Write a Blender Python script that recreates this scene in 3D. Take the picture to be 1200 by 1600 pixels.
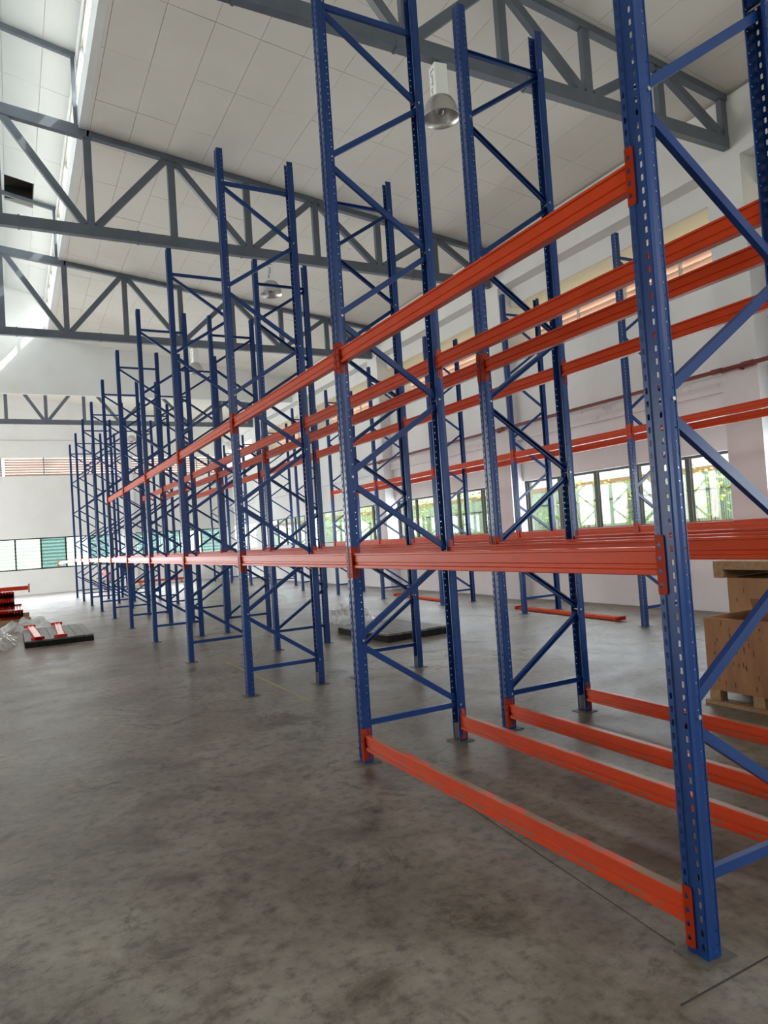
import bpy, bmesh, math, random
from mathutils import Vector, Matrix, noise
random.seed(7)
for o in list(bpy.data.objects): bpy.data.objects.remove(o)
scn = bpy.context.scene
COL = scn.collection

# ------------------------------------------------------------------ camera
F_PX, YAW, PITCH, ROLL = 1100.2, 0.4888, 0.033, -0.0666
CAM = Vector((-2.1924, -1.8388, 1.6205))
fw = Vector((math.sin(YAW)*math.cos(PITCH), math.cos(YAW)*math.cos(PITCH), math.sin(PITCH)))
rt = Vector((math.cos(YAW), -math.sin(YAW), 0)); up = rt.cross(fw)
rt, up = math.cos(ROLL)*rt+math.sin(ROLL)*up, -math.sin(ROLL)*rt+math.cos(ROLL)*up
cd = bpy.data.cameras.new('camera'); cam = bpy.data.objects.new('camera', cd); COL.objects.link(cam)
m = Matrix((rt, up, -fw)).transposed().to_4x4(); m.translation = CAM; cam.matrix_world = m
cd.sensor_fit = 'HORIZONTAL'; cd.sensor_width = 36; cd.lens = F_PX/1200*36; cd.clip_start = .05; cd.clip_end = 500
scn.camera = cam

# ------------------------------------------------------------------ light
w = bpy.data.worlds.new('sky'); scn.world = w; w.use_nodes = True
nt = w.node_tree; nt.nodes.clear()
out = nt.nodes.new('ShaderNodeOutputWorld'); bg = nt.nodes.new('ShaderNodeBackground')
sky = nt.nodes.new('ShaderNodeTexSky'); sky.sky_type = 'NISHITA'; sky.sun_disc = False
sky.sun_elevation = math.radians(46); sky.sun_rotation = math.radians(130); sky.dust_density = 4; sky.air_density = 1.2
hs = nt.nodes.new('ShaderNodeHueSaturation'); hs.inputs['Saturation'].default_value = .45
nt.links.new(sky.outputs[0], hs.inputs['Color']); nt.links.new(hs.outputs[0], bg.inputs[0]); nt.links.new(bg.outputs[0], out.inputs[0])
bg.inputs[1].default_value = 0.75
sd = bpy.data.lights.new('sun', 'SUN'); sd.energy = 9; sd.angle = math.radians(.6); sd.color = (1, .93, .82)
sun = bpy.data.objects.new('sun', sd); COL.objects.link(sun)
sun.rotation_euler = Vector((-.62, .42, -.72)).to_track_quat('-Z', 'Y').to_euler()
def daylight(name, loc, direction, sx, sy, radiance, col=(1, 1, 1)):
    # area lamp filling an opening, for daylight; left and front openings are assumed
    d_ = bpy.data.lights.new(name, 'AREA'); d_.shape = 'RECTANGLE'; d_.size = sx; d_.size_y = sy
    d_.energy = radiance*math.pi*sx*sy; d_.color = col
    o_ = bpy.data.objects.new(name, d_); COL.objects.link(o_); o_.location = loc
    o_.rotation_euler = Vector(direction).to_track_quat('-Z', 'Y').to_euler()
COOL = (.90, .95, 1.0)
for y_, p_ in ((11.35, 3.2), (17.35, 5.0), (23.35, 7.0), (29.35, 11.0)): daylight('added_left_fill', (-12.2, y_, 2.4), (1, 0, .12), 5.2, 4.4, p_, (1, .985, .96))  # fill lamps added for assumed doors in the unseen left wall
daylight('added_front_fill', (-2.5, -8.9, 5.2), (0, 1, 0), 17, 2.6, .45)  # fill lamp added for assumed high windows behind the camera
for i_ in range(6): daylight('daylight_window', (8.1, -3.99+5.97*i_, 2.04), (-1, 0, 0), 5.3, 1.1, 7.0, (.82, .92, 1.0))
daylight('daylight_clerestory', (-.72, 7.5, 9.7), (-1, 0, -.5), 32, .6, 2.6, COOL)
daylight('daylight_clerestory', (-3.56, 7.5, 9.7), (1, 0, -.5), 32, .6, 2.6, COOL)
daylight('daylight_back_window', (-3, 33.95, 1.83), (0, -1, 0), 18, 1.35, 9.0, COOL)
vs = scn.view_settings; vs.view_transform = 'Standard'; vs.look = 'None'; vs.gamma = 1; vs.use_curve_mapping = False
vs.exposure = 0.02

# ------------------------------------------------------------------ helpers
def tag(o, label=None, cat=None, group=None, kind=None):
    if label: o['label'] = label
    if cat: o['category'] = cat
    if group: o['group'] = group
    if kind: o['kind'] = kind
    return o
def link(name, data, parent=None, loc=None, rot=None, mw=None):
    o = bpy.data.objects.new(name, data); COL.objects.link(o)
    if parent: o.parent = parent
    if loc is not None: o.location = loc
    if rot is not None: o.rotation_euler = rot
    if mw is not None: o.matrix_basis = mw
    return o
def empty(name, loc=(0, 0, 0), rz=0):
    o = link(name, None, None, loc, (0, 0, rz)); o.empty_display_size = .1
    return o
def mesh(bm, name, mat, smooth=False):
    bmesh.ops.recalc_face_normals(bm, faces=bm.faces)
    me = bpy.data.meshes.new(name); bm.to_mesh(me); bm.free()
    for q in (mat if isinstance(mat, (list, tuple)) else [mat]): me.materials.append(q)
    if smooth:
        for p in me.polygons: p.use_smooth = True
    return me
def bx(bm, x0, x1, y0, y1, z0, z1, mi=0):
    v = [bm.verts.new(c) for c in ((x0,y0,z0),(x1,y0,z0),(x1,y1,z0),(x0,y1,z0),(x0,y0,z1),(x1,y0,z1),(x1,y1,z1),(x0,y1,z1))]
    for f in ((3,2,1,0),(4,5,6,7),(0,1,5,4),(1,2,6,5),(2,3,7,6),(3,0,4,7)):
        bm.faces.new([v[i] for i in f]).material_index = mi
    return v
def boxmesh(name, mat, *boxes, bevel=0):
    bm = bmesh.new()
    for b in boxes: bx(bm, *b)
    if bevel: bmesh.ops.bevel(bm, geom=bm.edges[:], offset=bevel, segments=1, affect='EDGES')
    return mesh(bm, name, mat)
def bar(bm, a, b, wd, dp, side=Vector((0, 1, 0))):
    """solid bar from a to b; dp measured along side, wd across"""
    a, b = Vector(a), Vector(b); d = (b-a).normalized(); s = (side-d*side.dot(d)).normalized(); n = d.cross(s)
    vs_ = []
    for p in (a, b):
        for su, nu in ((-1,-1),(1,-1),(1,1),(-1,1)): vs_.append(bm.verts.new(p+s*su*dp/2+n*nu*wd/2))
    for f in ((3,2,1,0),(4,5,6,7),(0,1,5,4),(1,2,6,5),(2,3,7,6),(3,0,4,7)): bm.faces.new([vs_[i] for i in f])
def tube(bm, pts, r, n=8, cap=True):
    rings = []
    for i, p in enumerate(pts):
        p = Vector(p); d = (Vector(pts[min(i+1, len(pts)-1)])-Vector(pts[max(i-1, 0)])).normalized()
        s = d.orthogonal().normalized() if i == 0 else (s-d*s.dot(d)).normalized()
        t = d.cross(s); rr = r[i] if isinstance(r, (list, tuple)) else r
        rings.append([bm.verts.new(p+(s*math.cos(2*math.pi*k/n)+t*math.sin(2*math.pi*k/n))*rr) for k in range(n)])
    for a, b in zip(rings, rings[1:]):
        for k in range(n): bm.faces.new((a[k], a[(k+1) % n], b[(k+1) % n], b[k]))
    if cap: bm.faces.new(rings[0][::-1]); bm.faces.new(rings[-1])
def lathe(bm, prof, n=32, c=(0, 0, 0)):
    rings = [[bm.verts.new((c[0]+r*math.cos(2*math.pi*k/n), c[1]+r*math.sin(2*math.pi*k/n), c[2]+z)) for k in range(n)] for r, z in prof]
    for a, b in zip(rings, rings[1:]):
        for k in range(n): bm.faces.new((a[k], a[(k+1) % n], b[(k+1) % n], b[k]))
def prism(bm, prof, axis_y0, axis_y1):
    """closed (x,z) profile swept along y"""
    a = [bm.verts.new((x, axis_y0, z)) for x, z in prof]; b = [bm.verts.new((x, axis_y1, z)) for x, z in prof]
    n = len(prof)
    for i in range(n): bm.faces.new((a[i], a[(i+1) % n], b[(i+1) % n], b[i]))
    bm.faces.new(a[::-1]); bm.faces.new(b)
def strip(bm, O, U, V, wd, cells):
    """sheet strip of width wd along U, running along V; cells (v0, v1, hole) with hole = 8 points (u, v) ccw from lower-left or None"""
    O, U, V = Vector(O), Vector(U), Vector(V)
    P = lambda u, v: bm.verts.new(O+U*u+V*v)
    for v0, v1, h in cells:
        if h is None:
            bm.faces.new((P(0, v0), P(wd, v0), P(wd, v1), P(0, v1))); continue
        vm = (v0+v1)/2; um = wd/2
        R = [P(*q) for q in ((0,v0),(um,v0),(wd,v0),(wd,vm),(wd,v1),(um,v1),(0,v1),(0,vm))]
        H = [P(*q) for q in h]
        for i in range(8):
            j = (i+1) % 8; bm.faces.new((R[i], R[j], H[j], H[i]))
def slot(uc, vc, a, b):      # octagonal slot, half sizes a (u) and b (v)
    return [(uc-a, vc-b*.75), (uc, vc-b), (uc+a, vc-b*.75), (uc+a, vc), (uc+a, vc+b*.75), (uc, vc+b), (uc-a, vc+b*.75), (uc-a, vc)]
def rnd8(uc, vc, r):
    k = r*.707
    return [(uc-k, vc-k), (uc, vc-r), (uc+k, vc-k), (uc+r, vc), (uc+k, vc+k), (uc, vc+r), (uc-k, vc+k), (uc-r, vc)]

# ------------------------------------------------------------------ materials
def mat(name, col, rough=.5, metal=0, spec=None, var=0, scale=4, col2=None, lo=.4, hi=.65, bump=0, bscale=40, detail=6, coat=0, stretch=None, rvar=0):
    m_ = bpy.data.materials.new(name); m_.use_nodes = True; n = m_.node_tree; b = n.nodes['Principled BSDF']
    b.inputs['Base Color'].default_value = (*col, 1); b.inputs['Roughness'].default_value = rough; b.inputs['Metallic'].default_value = metal
    if spec is not None: b.inputs['Specular IOR Level'].default_value = spec
    if coat: b.inputs['Coat Weight'].default_value = coat
    if col2 or bump:
        tc = n.nodes.new('ShaderNodeTexCoord'); mp = n.nodes.new('ShaderNodeMapping')
        if stretch: mp.inputs['Scale'].default_value = stretch
        n.links.new(tc.outputs['Object'], mp.inputs[0])
    if col2:
        no = n.nodes.new('ShaderNodeTexNoise'); no.inputs['Scale'].default_value = scale; no.inputs['Detail'].default_value = detail; no.inputs['Roughness'].default_value = .62
        cr = n.nodes.new('ShaderNodeValToRGB'); cr.color_ramp.elements[0].position = lo; cr.color_ramp.elements[1].position = hi
        cr.color_ramp.elements[0].color = (*col, 1); cr.color_ramp.elements[1].color = (*col2, 1)
        n.links.new(mp.outputs[0], no.inputs['Vector']); n.links.new(no.outputs[0], cr.inputs[0]); n.links.new(cr.outputs[0], b.inputs['Base Color'])
        if rvar:
            mr = n.nodes.new('ShaderNodeMapRange'); mr.inputs[3].default_value = rough-rvar; mr.inputs[4].default_value = rough+rvar
            mr.inputs[1].default_value = .3; mr.inputs[2].default_value = .7
            n.links.new(no.outputs[0], mr.inputs[0]); n.links.new(mr.outputs[0], b.inputs['Roughness'])
    if bump:
        nb = n.nodes.new('ShaderNodeTexNoise'); nb.inputs['Scale'].default_value = bscale; nb.inputs['Detail'].default_value = 4
        bp = n.nodes.new('ShaderNodeBump'); bp.inputs['Strength'].default_value = bump; bp.inputs['Distance'].default_value = .02
        n.links.new(mp.outputs[0], nb.inputs['Vector']); n.links.new(nb.outputs[0], bp.inputs['Height']); n.links.new(bp.outputs[0], b.inputs['Normal'])
    return m_
M = {}
M['blue'] = mat('blue_paint', (.0052, .036, .158), .3, col2=(.0066, .045, .19), scale=3, spec=.42)
M['orange'] = mat('orange_paint', (.58, .052, .009), .32, col2=(.62, .062, .012), scale=5, spec=.14)
def dusty():
    m_ = mat('orange_paint_dusty', (.60, .052, .010), .36, col2=(.63, .06, .012), scale=5, spec=.38)
    n = m_.node_tree; b = n.nodes['Principled BSDF']; src = b.inputs['Base Color'].links[0].from_socket
    tc = n.nodes.new('ShaderNodeTexCoord'); no = n.nodes.new('ShaderNodeTexNoise'); no.inputs['Scale'].default_value = 7; no.inputs['Detail'].default_value = 6
    n.links.new(tc.outputs['Object'], no.inputs['Vector'])
    r = n.nodes.new('ShaderNodeValToRGB'); r.color_ramp.elements[0].position = .42; r.color_ramp.elements[1].position = .52; n.links.new(no.outputs[0], r.inputs[0])
    g = n.nodes.new('ShaderNodeNewGeometry'); sx = n.nodes.new('ShaderNodeSeparateXYZ'); n.links.new(g.outputs['True Normal'], sx.inputs[0])
    gt = n.nodes.new('ShaderNodeMath'); gt.operation = 'GREATER_THAN'; gt.inputs[1].default_value = .8; n.links.new(sx.outputs[2], gt.inputs[0])
    mu_ = n.nodes.new('ShaderNodeMath'); mu_.operation = 'MULTIPLY'; n.links.new(r.outputs[0], mu_.inputs[0]); n.links.new(gt.outputs[0], mu_.inputs[1])
    mx = n.nodes.new('ShaderNodeMix'); mx.data_type = 'RGBA'; n.links.new(mu_.outputs[0], mx.inputs[0]); n.links.new(src, mx.inputs[6]); mx.inputs[7].default_value = (.25, .145, .085, 1)
    n.links.new(mx.outputs[2], b.inputs['Base Color']); return m_
M['orange_dusty'] = dusty()     # settled dust on the upward faces
M['steel'] = mat('grey_truss_paint', (.115, .135, .165), .45, col2=(.095, .11, .135), scale=2)
M['zinc'] = mat('zinc', (.5, .5, .5), .4, .9)
M['dark'] = mat('dark_iron', (.05, .045, .04), .55, .3)
M['dusty_iron'] = mat('dusty_iron', (.13, .115, .095), .6, col2=(.09, .08, .065), scale=9)
M['wall'] = mat('white_wall_paint', (.78, .79, .79), .75, col2=(.73, .73, .72), scale=.7, bump=.05, bscale=30)
M['walldirty'] = mat('stained_white_paint', (.74, .74, .735), .75, col2=(.42, .41, .39), scale=2.6, lo=.62, hi=.74, bump=.08, bscale=25)
M['ceil'] = mat('ceiling_board', (.73, .705, .65), .85, col2=(.69, .665, .61), scale=.9)
M['ceil2'] = mat('ceiling_board_light', (.66, .675, .68), .85, col2=(.63, .645, .65), scale=.9)
M['joint'] = mat('ceiling_backing', (.60, .575, .53), .9)
M['cream'] = mat('cream_soffit', (.74, .68, .55), .7)
M['louvre'] = mat('terracotta_louvre', (.66, .47, .38), .4)
M['frame'] = mat('black_window_frame', (.018, .018, .018), .4)
M['pipe'] = mat('red_pipe_paint', (.19, .035, .028), .45)
M['white'] = mat('white_enamel', (.86, .87, .83), .45)
M['alu'] = mat('spun_aluminium', (.62, .6, .58), .33, .85)
M['ink'] = mat('black_print', (.015, .015, .015), .6)
M['ply'] = mat('plywood', (.33, .155, .055), .6, col2=(.23, .095, .034), scale=2.2, lo=.42, hi=.7, stretch=(3, 3, .7))
M['ply2'] = mat('plywood_light', (.36, .185, .07), .6, col2=(.28, .13, .05), scale=2.2, lo=.42, hi=.7, stretch=(3, 3, .7))
M['timber'] = mat('timber', (.40, .25, .12), .65, col2=(.28, .165, .075), scale=5, stretch=(1, 4, 4))
M['knot'] = mat('wood_knot', (.10, .045, .02), .7)
M['card'] = mat('cardboard', (.30, .13, .07), .75)
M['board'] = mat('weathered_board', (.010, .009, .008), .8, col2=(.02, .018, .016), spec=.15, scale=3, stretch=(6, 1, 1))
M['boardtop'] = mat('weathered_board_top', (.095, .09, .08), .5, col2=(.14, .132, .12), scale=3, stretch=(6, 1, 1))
M['fence'] = mat('pale_green_fence_sheet', (.40, .53, .48), .5, col2=(.46, .56, .51), scale=2)
M['rust'] = mat('rusty_rail', (.35, .2, .12), .6)
M['ground'] = mat('outside_ground', (.32, .33, .26), .9, col2=(.2, .26, .12), scale=1.2)
M['bark'] = mat('bark', (.16, .11, .07), .8)
M['facade'] = mat('pale_facade', (.85, .87, .85), .7)
M['facade2'] = mat('facade_louvre', (.62, .70, .66), .6)
M['skin'] = mat('skin', (.35, .19, .12), .5)
M['hair'] = mat('dark_hair', (.012, .01, .01), .6)
M['denim'] = mat('blue_denim', (.03, .05, .11), .8)
M['navy'] = mat('navy_shirt', (.02, .03, .06), .8)
M['pink'] = mat('pink_shirt', (.72, .34, .34), .8)
M['grey'] = mat('grey_trousers', (.36, .36, .38), .8)
M['yellow'] = mat('yellow_chalk', (.42, .34, .14), .8)
M['chalk'] = mat('dark_chalk', (.045, .04, .033), .8)
def leafmat(name, c, c2):
    m_ = mat(name, c, .5, col2=c2, scale=1.5)
    n = m_.node_tree; b = n.nodes['Principled BSDF']; tr = n.nodes.new('ShaderNodeBsdfTranslucent'); mx = n.nodes.new('ShaderNodeMixShader')
    tr.inputs[0].default_value = (c2[0]*1.3, c2[1]*1.3, c2[2], 1); mx.inputs[0].default_value = .45
    n.links.new(b.outputs[0], mx.inputs[1]); n.links.new(tr.outputs[0], mx.inputs[2]); n.links.new(mx.outputs[0], n.nodes['Material Output'].inputs[0])
    return m_
M['leaf'] = leafmat('leaf_green', (.10, .22, .03), (.30, .42, .06))
M['leaf2'] = leafmat('leaf_lime', (.22, .34, .05), (.45, .52, .10))
def glass(name, col, gl=.12):
    m_ = bpy.data.materials.new(name); m_.use_nodes = True; n = m_.node_tree; n.nodes.clear()
    o = n.nodes.new('ShaderNodeOutputMaterial'); t = n.nodes.new('ShaderNodeBsdfTransparent'); g = n.nodes.new('ShaderNodeBsdfGlossy'); mx = n.nodes.new('ShaderNodeMixShader')
    t.inputs[0].default_value = (*col, 1); g.inputs['Roughness'].default_value = .03; mx.inputs[0].default_value = gl
    n.links.new(t.outputs[0], mx.inputs[1]); n.links.new(g.outputs[0], mx.inputs[2]); n.links.new(mx.outputs[0], o.inputs[0])
    return m_
M['glass'] = glass('clear_glass', (.93, .97, .95), .06)
M['greenglass'] = glass('green_glass', (.44, .57, .57), .1)
M['bulb'] = glass('bulb_glass', (.8, .82, .78), .25)
def filmmat():
    m_ = bpy.data.materials.new('plastic_film'); m_.use_nodes = True; n = m_.node_tree; n.nodes.clear()
    o = n.nodes.new('ShaderNodeOutputMaterial'); t = n.nodes.new('ShaderNodeBsdfTransparent'); p = n.nodes.new('ShaderNodeBsdfPrincipled'); mx = n.nodes.new('ShaderNodeMixShader')
    p.inputs['Base Color'].default_value = (.75, .76, .75, 1); p.inputs['Roughness'].default_value = .18; mx.inputs[0].default_value = .45
    n.links.new(t.outputs[0], mx.inputs[1]); n.links.new(p.outputs[0], mx.inputs[2]); n.links.new(mx.outputs[0], o.inputs[0])
    return m_
M['film'] = filmmat()
def floormat():
    m_ = bpy.data.materials.new('stained_concrete'); m_.use_nodes = True; n = m_.node_tree; b = n.nodes['Principled BSDF']
    N = lambda t: n.nodes.new(t); L = n.links.new
    tc = N('ShaderNodeTexCoord')
    def nz(sc, det, ro=.6, dist=0):
        q = N('ShaderNodeTexNoise'); q.inputs['Scale'].default_value = sc; q.inputs['Detail'].default_value = det; q.inputs['Roughness'].default_value = ro; q.inputs['Distortion'].default_value = dist
        L(tc.outputs['Object'], q.inputs['Vector']); return q
    def ramp(src, stops):
        r = N('ShaderNodeValToRGB'); e = r.color_ramp.elements
        while len(e) < len(stops): e.new(.5)
        for k, (p, c) in enumerate(stops): e[k].position = p; e[k].color = (*c, 1)
        L(src, r.inputs[0]); return r
    def mix(mode, fac, a, b_):
        q = N('ShaderNodeMix'); q.data_type = 'RGBA'; q.blend_type = mode
        if isinstance(fac, float): q.inputs[0].default_value = fac
        else: L(fac, q.inputs[0])
        L(a, q.inputs[6]); L(b_, q.inputs[7]); return q.outputs[2]
    big = nz(.55, 8, .62, .6); mid = nz(2.3, 9, .68, .4); fine = nz(14, 6, .7); spk = nz(60, 3, .6)
    base = ramp(big.outputs[0], [(.30, (.112, .092, .068)), (.5, (.195, .171, .138)), (.70, (.29, .262, .223))]).outputs[0]
    c = mix('MULTIPLY', .9, base, ramp(mid.outputs[0], [(.36, (.42, .39, .34)), (.47, (.86, .84, .81)), (.56, (1, 1, 1)), (.70, (1.3, 1.28, 1.25))]).outputs[0])
    blot = nz(1.3, 12, .76, 1.4)
    c = mix('MULTIPLY', .85, c, ramp(blot.outputs[0], [(.37, (.34, .30, .245)), (.45, (1, 1, 1)), (.60, (1, 1, 1)), (.70, (1.35, 1.33, 1.3))]).outputs[0])
    c = mix('MULTIPLY', .7, c, ramp(fine.outputs[0], [(.34, (.35, .33, .3)), (.48, (1, 1, 1)), (.72, (1.4, 1.38, 1.35))]).outputs[0])
    c = mix('MULTIPLY', .7, c, ramp(spk.outputs[0], [(.28, (.2, .18, .15)), (.35, (1, 1, 1)), (.68, (1, 1, 1)), (.74, (1.9, 1.88, 1.84))]).outputs[0])
    L(c, b.inputs['Base Color'])
    rr = N('ShaderNodeMapRange'); rr.inputs[1].default_value = .3; rr.inputs[2].default_value = .7; rr.inputs[3].default_value = .34; rr.inputs[4].default_value = .54
    L(mid.outputs[0], rr.inputs[0]); L(rr.outputs[0], b.inputs['Roughness'])
    bp = N('ShaderNodeBump'); bp.inputs['Strength'].default_value = .12; bp.inputs['Distance'].default_value = .01; L(mid.outputs[0], bp.inputs['Height']); L(bp.outputs[0], b.inputs['Normal'])
    return m_
M['floor'] = floormat()

# ------------------------------------------------------------------ the setting
XR, XL, XM = 8.03, -12.31, -2.14            # wall faces right / left, building axis
YB, YF = 34.0, -9.0                          # back wall, wall behind the camera
YBULK = 23.75
COLS = [4.97+5.97*i for i in range(-2, 5)]   # column lines
roofz = lambda x: 7.97+.113*(7.7-x)          # underside of the right-hand roof
uroofz = lambda x: 10.25+.2*(-.7-x)
fl = link('floor', boxmesh('floor', M['floor'], (XL-.3, XR+.3, YF-.3, YB+.3, -.2, 0))); tag(fl, kind='structure')
def floorline(name, a, b, wd, mt, label):
    a, b = Vector((*a, .0012)), Vector((*b, .0012)); bm = bmesh.new(); bar(bm, a, b, .002, wd, (b-a).cross(Vector((0, 0, 1))).normalized())
    return tag(link(name, mesh(bm, name, mt), fl), label)
floorline('chalk_line', (.4, 4.85), (.4, 8.2), .016, M['yellow'], 'thin yellow line marked on the concrete')
floorline('saw_cut', (-.30, -.14), (.6, -.13), .007, M['chalk'], 'dark saw cut in the concrete')
floorline('saw_cut', (.2, 2.6), (-.04, .1), .0018, M['chalk'], 'faint dark layout line')

# right wall: lower wall, upper wall, lintel, top beam
wr = boxmesh('wall_right', M['wall'],
    (XR, XR+.25, YF, YB, 0, 1.42), (XR-.025, XR+.28, YF, YB, 1.42, 1.47),
    (XR, XR+.25, YF, YB, 2.62, 5.69), (XR+.25, XR+.95, YF, YB, 5.6, 5.69), (XR, XR+.34, YF, YB, 6.6, 6.98), (XR-.33, XR+.34, YF, YB, 6.98, 7.93))
wall_r = tag(link('wall_right', wr), kind='structure')
bm = bmesh.new(); bx(bm, XR-.09, XR+.02, YF, YB, 3.55, 3.8)
tag(link('ring_beam', mesh(bm, 'ring_beam', M['walldirty']), wall_r), 'stained concrete ring beam')
bm = bmesh.new(); bx(bm, XR+.02, XR+.9, YF, YB, 6.58, 6.6)
tag(link('soffit', mesh(bm, 'soffit', M['cream']), wall_r), 'cream soffit above the louvres')
for yc in COLS:
    bm = bmesh.new(); bx(bm, XR-.33, XR+.245, yc-.3, yc+.3, 0, 6.98); bx(bm, XR+.245, XR+.9, yc-.3, yc+.3, 5.69, 6.58)
    link('column', mesh(bm, 'column', M['wall']), wall_r)
# unseen hood added outside to keep direct sun out of the windows
bm = bmesh.new(); bx(bm, XR+.25, XR+1.9, YF, YB, 2.9, 3.0)
tag(link('sun_block_slab', mesh(bm, 'sun_block_slab', M['wall']), wall_r), 'unseen slab added over the windows to block the sun')
# louvres between the columns of the right wall
sl = bmesh.new(); bar(sl, (0, -2.68, 0), (0, 2.68, 0), .012, .14, Vector((.62, 0, -.78))); slat_me = mesh(sl, 'louvre_slat', M['louvre'])
mu = boxmesh('louvre_post', M['zinc'], (-.025, .025, -.025, .025, 5.69, 6.58))
for a, b in zip(COLS, COLS[1:]):
    yc = (a+b)/2
    for k in range(6): link('louvre_slat', slat_me, wall_r, (XR+.86, yc, 5.78+.145*k))
    for yy in (yc-1.3, yc, yc+1.3): link('louvre_post', mu, wall_r, (XR+.7, yy, 0))
# windows of the right wall
wn = 0
def window(y0, y1, npan, mats, z0=1.47, z1=2.62, x=XR+.1):
    global wn; wn += 1
    r = tag(empty('window_%d' % wn, (x, (y0+y1)/2, z0)), kind='structure')
    h = z1-z0; hw = (y1-y0)/2
    link('window_frame', boxmesh('window_frame', M['frame'], (-.04, .04, -hw, hw, 0, .035), (-.04, .04, -hw, hw, h-.045, h), (-.04, .04, -hw, -hw+.05, .035, h-.045), (-.04, .04, hw-.05, hw, .035, h-.045)), r)
    p = (y1-y0)/npan
    for i in range(1, npan):
        ww = .045 if i % 2 else .025
        link('mullion', boxmesh('mullion', M['frame'], (-.035, .035, -hw+p*i-ww, -hw+p*i+ww, .035, h-.045)), r)
    for i in range(npan):
        link('pane', boxmesh('pane', M[mats[i % len(mats)]], (-.003, .003, -hw+p*i+.04, -hw+p*(i+1)-.04, .035, h-.045)), r)
    return r
for a, b in zip(COLS, COLS[1:]): window(a+.3, b-.3, 5, ['glass'])
# back wall with window strip and louvre band
wb = boxmesh('wall_back', M['wall'], (XL, XR, YB, YB+.25, 0, 1.12), (XL, XR, YB, YB+.25, 2.55, 5.4), (XL, XR, YB-.1, YB+.25, 6.24, 7.0), (XL, XR, YB, YB+.25, 7.0, 9.3),
    (2.6, 3.15, YB-.12, YB+.24, 0, 6.24), (XL, XR, YB-.03, YB, 2.55, 3.0), (XR-.6, XR, YB-.12, YB+.24, 0, 6.24))
wall_b = tag(link('wall_back', wb), kind='structure')
sb = bmesh.new(); bar(sb, (-5, 0, 0), (5, 0, 0), .012, .105, Vector((0, .62, -.78))); sbm = mesh(sb, 'louvre_slat', M['louvre'])
for xc in (-7.4, 2.7):
    for k in range(7): link('louvre_slat', sbm, wall_b, (xc, YB+.15, 5.46+.115*k))
for i in range(12): link('louvre_post', boxmesh('louvre_post', M['zinc'], (-.03, .03, -.03, .03, 5.4, 6.24)), wall_b, (-11.2+1.75*i, YB+.04, 0))
def backwindow(x0, n, p, mats):
    global wn; wn += 1
    r = tag(empty('window_%d' % wn, (x0, YB+.1, 1.12)), kind='structure'); h = 1.43; wd = n*p
    link('window_frame', boxmesh('window_frame', M['frame'], (0, wd, -.04, .04, 0, .05), (0, wd, -.04, .04, h-.05, h), (0, .04, -.04, .04, .05, h-.05), (wd-.04, wd, -.04, .04, .05, h-.05)), r)
    for i in range(1, n): link('mullion', boxmesh('mullion', M['frame'], (p*i-.035, p*i+.035, -.035, .035, .05, h-.05)), r)
    for i in range(n): link('pane', boxmesh('pane', M[mats[i]], (p*i+.03, p*(i+1)-.03, -.003, .003, .05, h-.05)), r)
backwindow(-.98-1.045*10, 13, 1.045, ['greenglass' if i in (1, 4, 7, 10, 12) else 'glass' for i in range(13)])
bm = bmesh.new(); bx(bm, 2.15, 2.62, YB, YB+.24, 1.12, 2.55); link('pier', mesh(bm, 'pier', M['wall']), wall_b)
backwindow(3.15, 4, 1.065, ['greenglass', 'greenglass', 'glass', 'greenglass'])
# bulkhead hanging across the hall
bk = bmesh.new()
pts = [(-4.6, 7.02), (XR, 7.02), (XR, 7.96), (-.76, 8.95), (-.76, 10.3), (XM, 10.6), (2*XM+.76, 10.3), (2*XM+.76, 8.95), (XL, 7.96), (XL, 7.02)]
va = [bk.verts.new((x, YBULK, z)) for x, z in pts]; vb = [bk.verts.new((x, YBULK+.12, z)) for x, z in pts]
bk.faces.new(va); bk.faces.new(vb[::-1])
for i in range(len(pts)): bk.faces.new((va[i], va[(i+1) % len(pts)], vb[(i+1) % len(pts)], vb[i]))
bmesh.ops.triangulate(bk, faces=[f for f in bk.faces if len(f.verts) > 4])
tag(link('wall_bulkhead', mesh(bk, 'wall_bulkhead', M['wall'])), kind='structure')
# left wall (out of view): piers between assumed door openings, added to let light in
lb = [(XL-.25, XL, YF, 8.0, 0, 8.2), (XL-.25, XL, 8.0, YB, 4.6, 8.2)]
for y0 in (8.0, 14.0, 20.0, 26.0, 32.0): lb.append((XL-.25, XL, y0, y0+.7, 0, 4.6))
tag(link('wall_left', boxmesh('wall_left', M['wall'], *lb)), kind='structure')
tag(link('wall_front', boxmesh('wall_front', M['wall'], (XL-.25, XR+.3, YF-.25, YF, 0, 3.9), (XL-.25, XR+.3, YF-.25, YF, 6.5, 10.8), (XL-.25, -11, YF-.25, YF, 3.9, 6.5), (6, XR+.3, YF-.25, YF, 3.9, 6.5))), kind='structure')  # unseen front wall; its high open band is added to admit light
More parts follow.
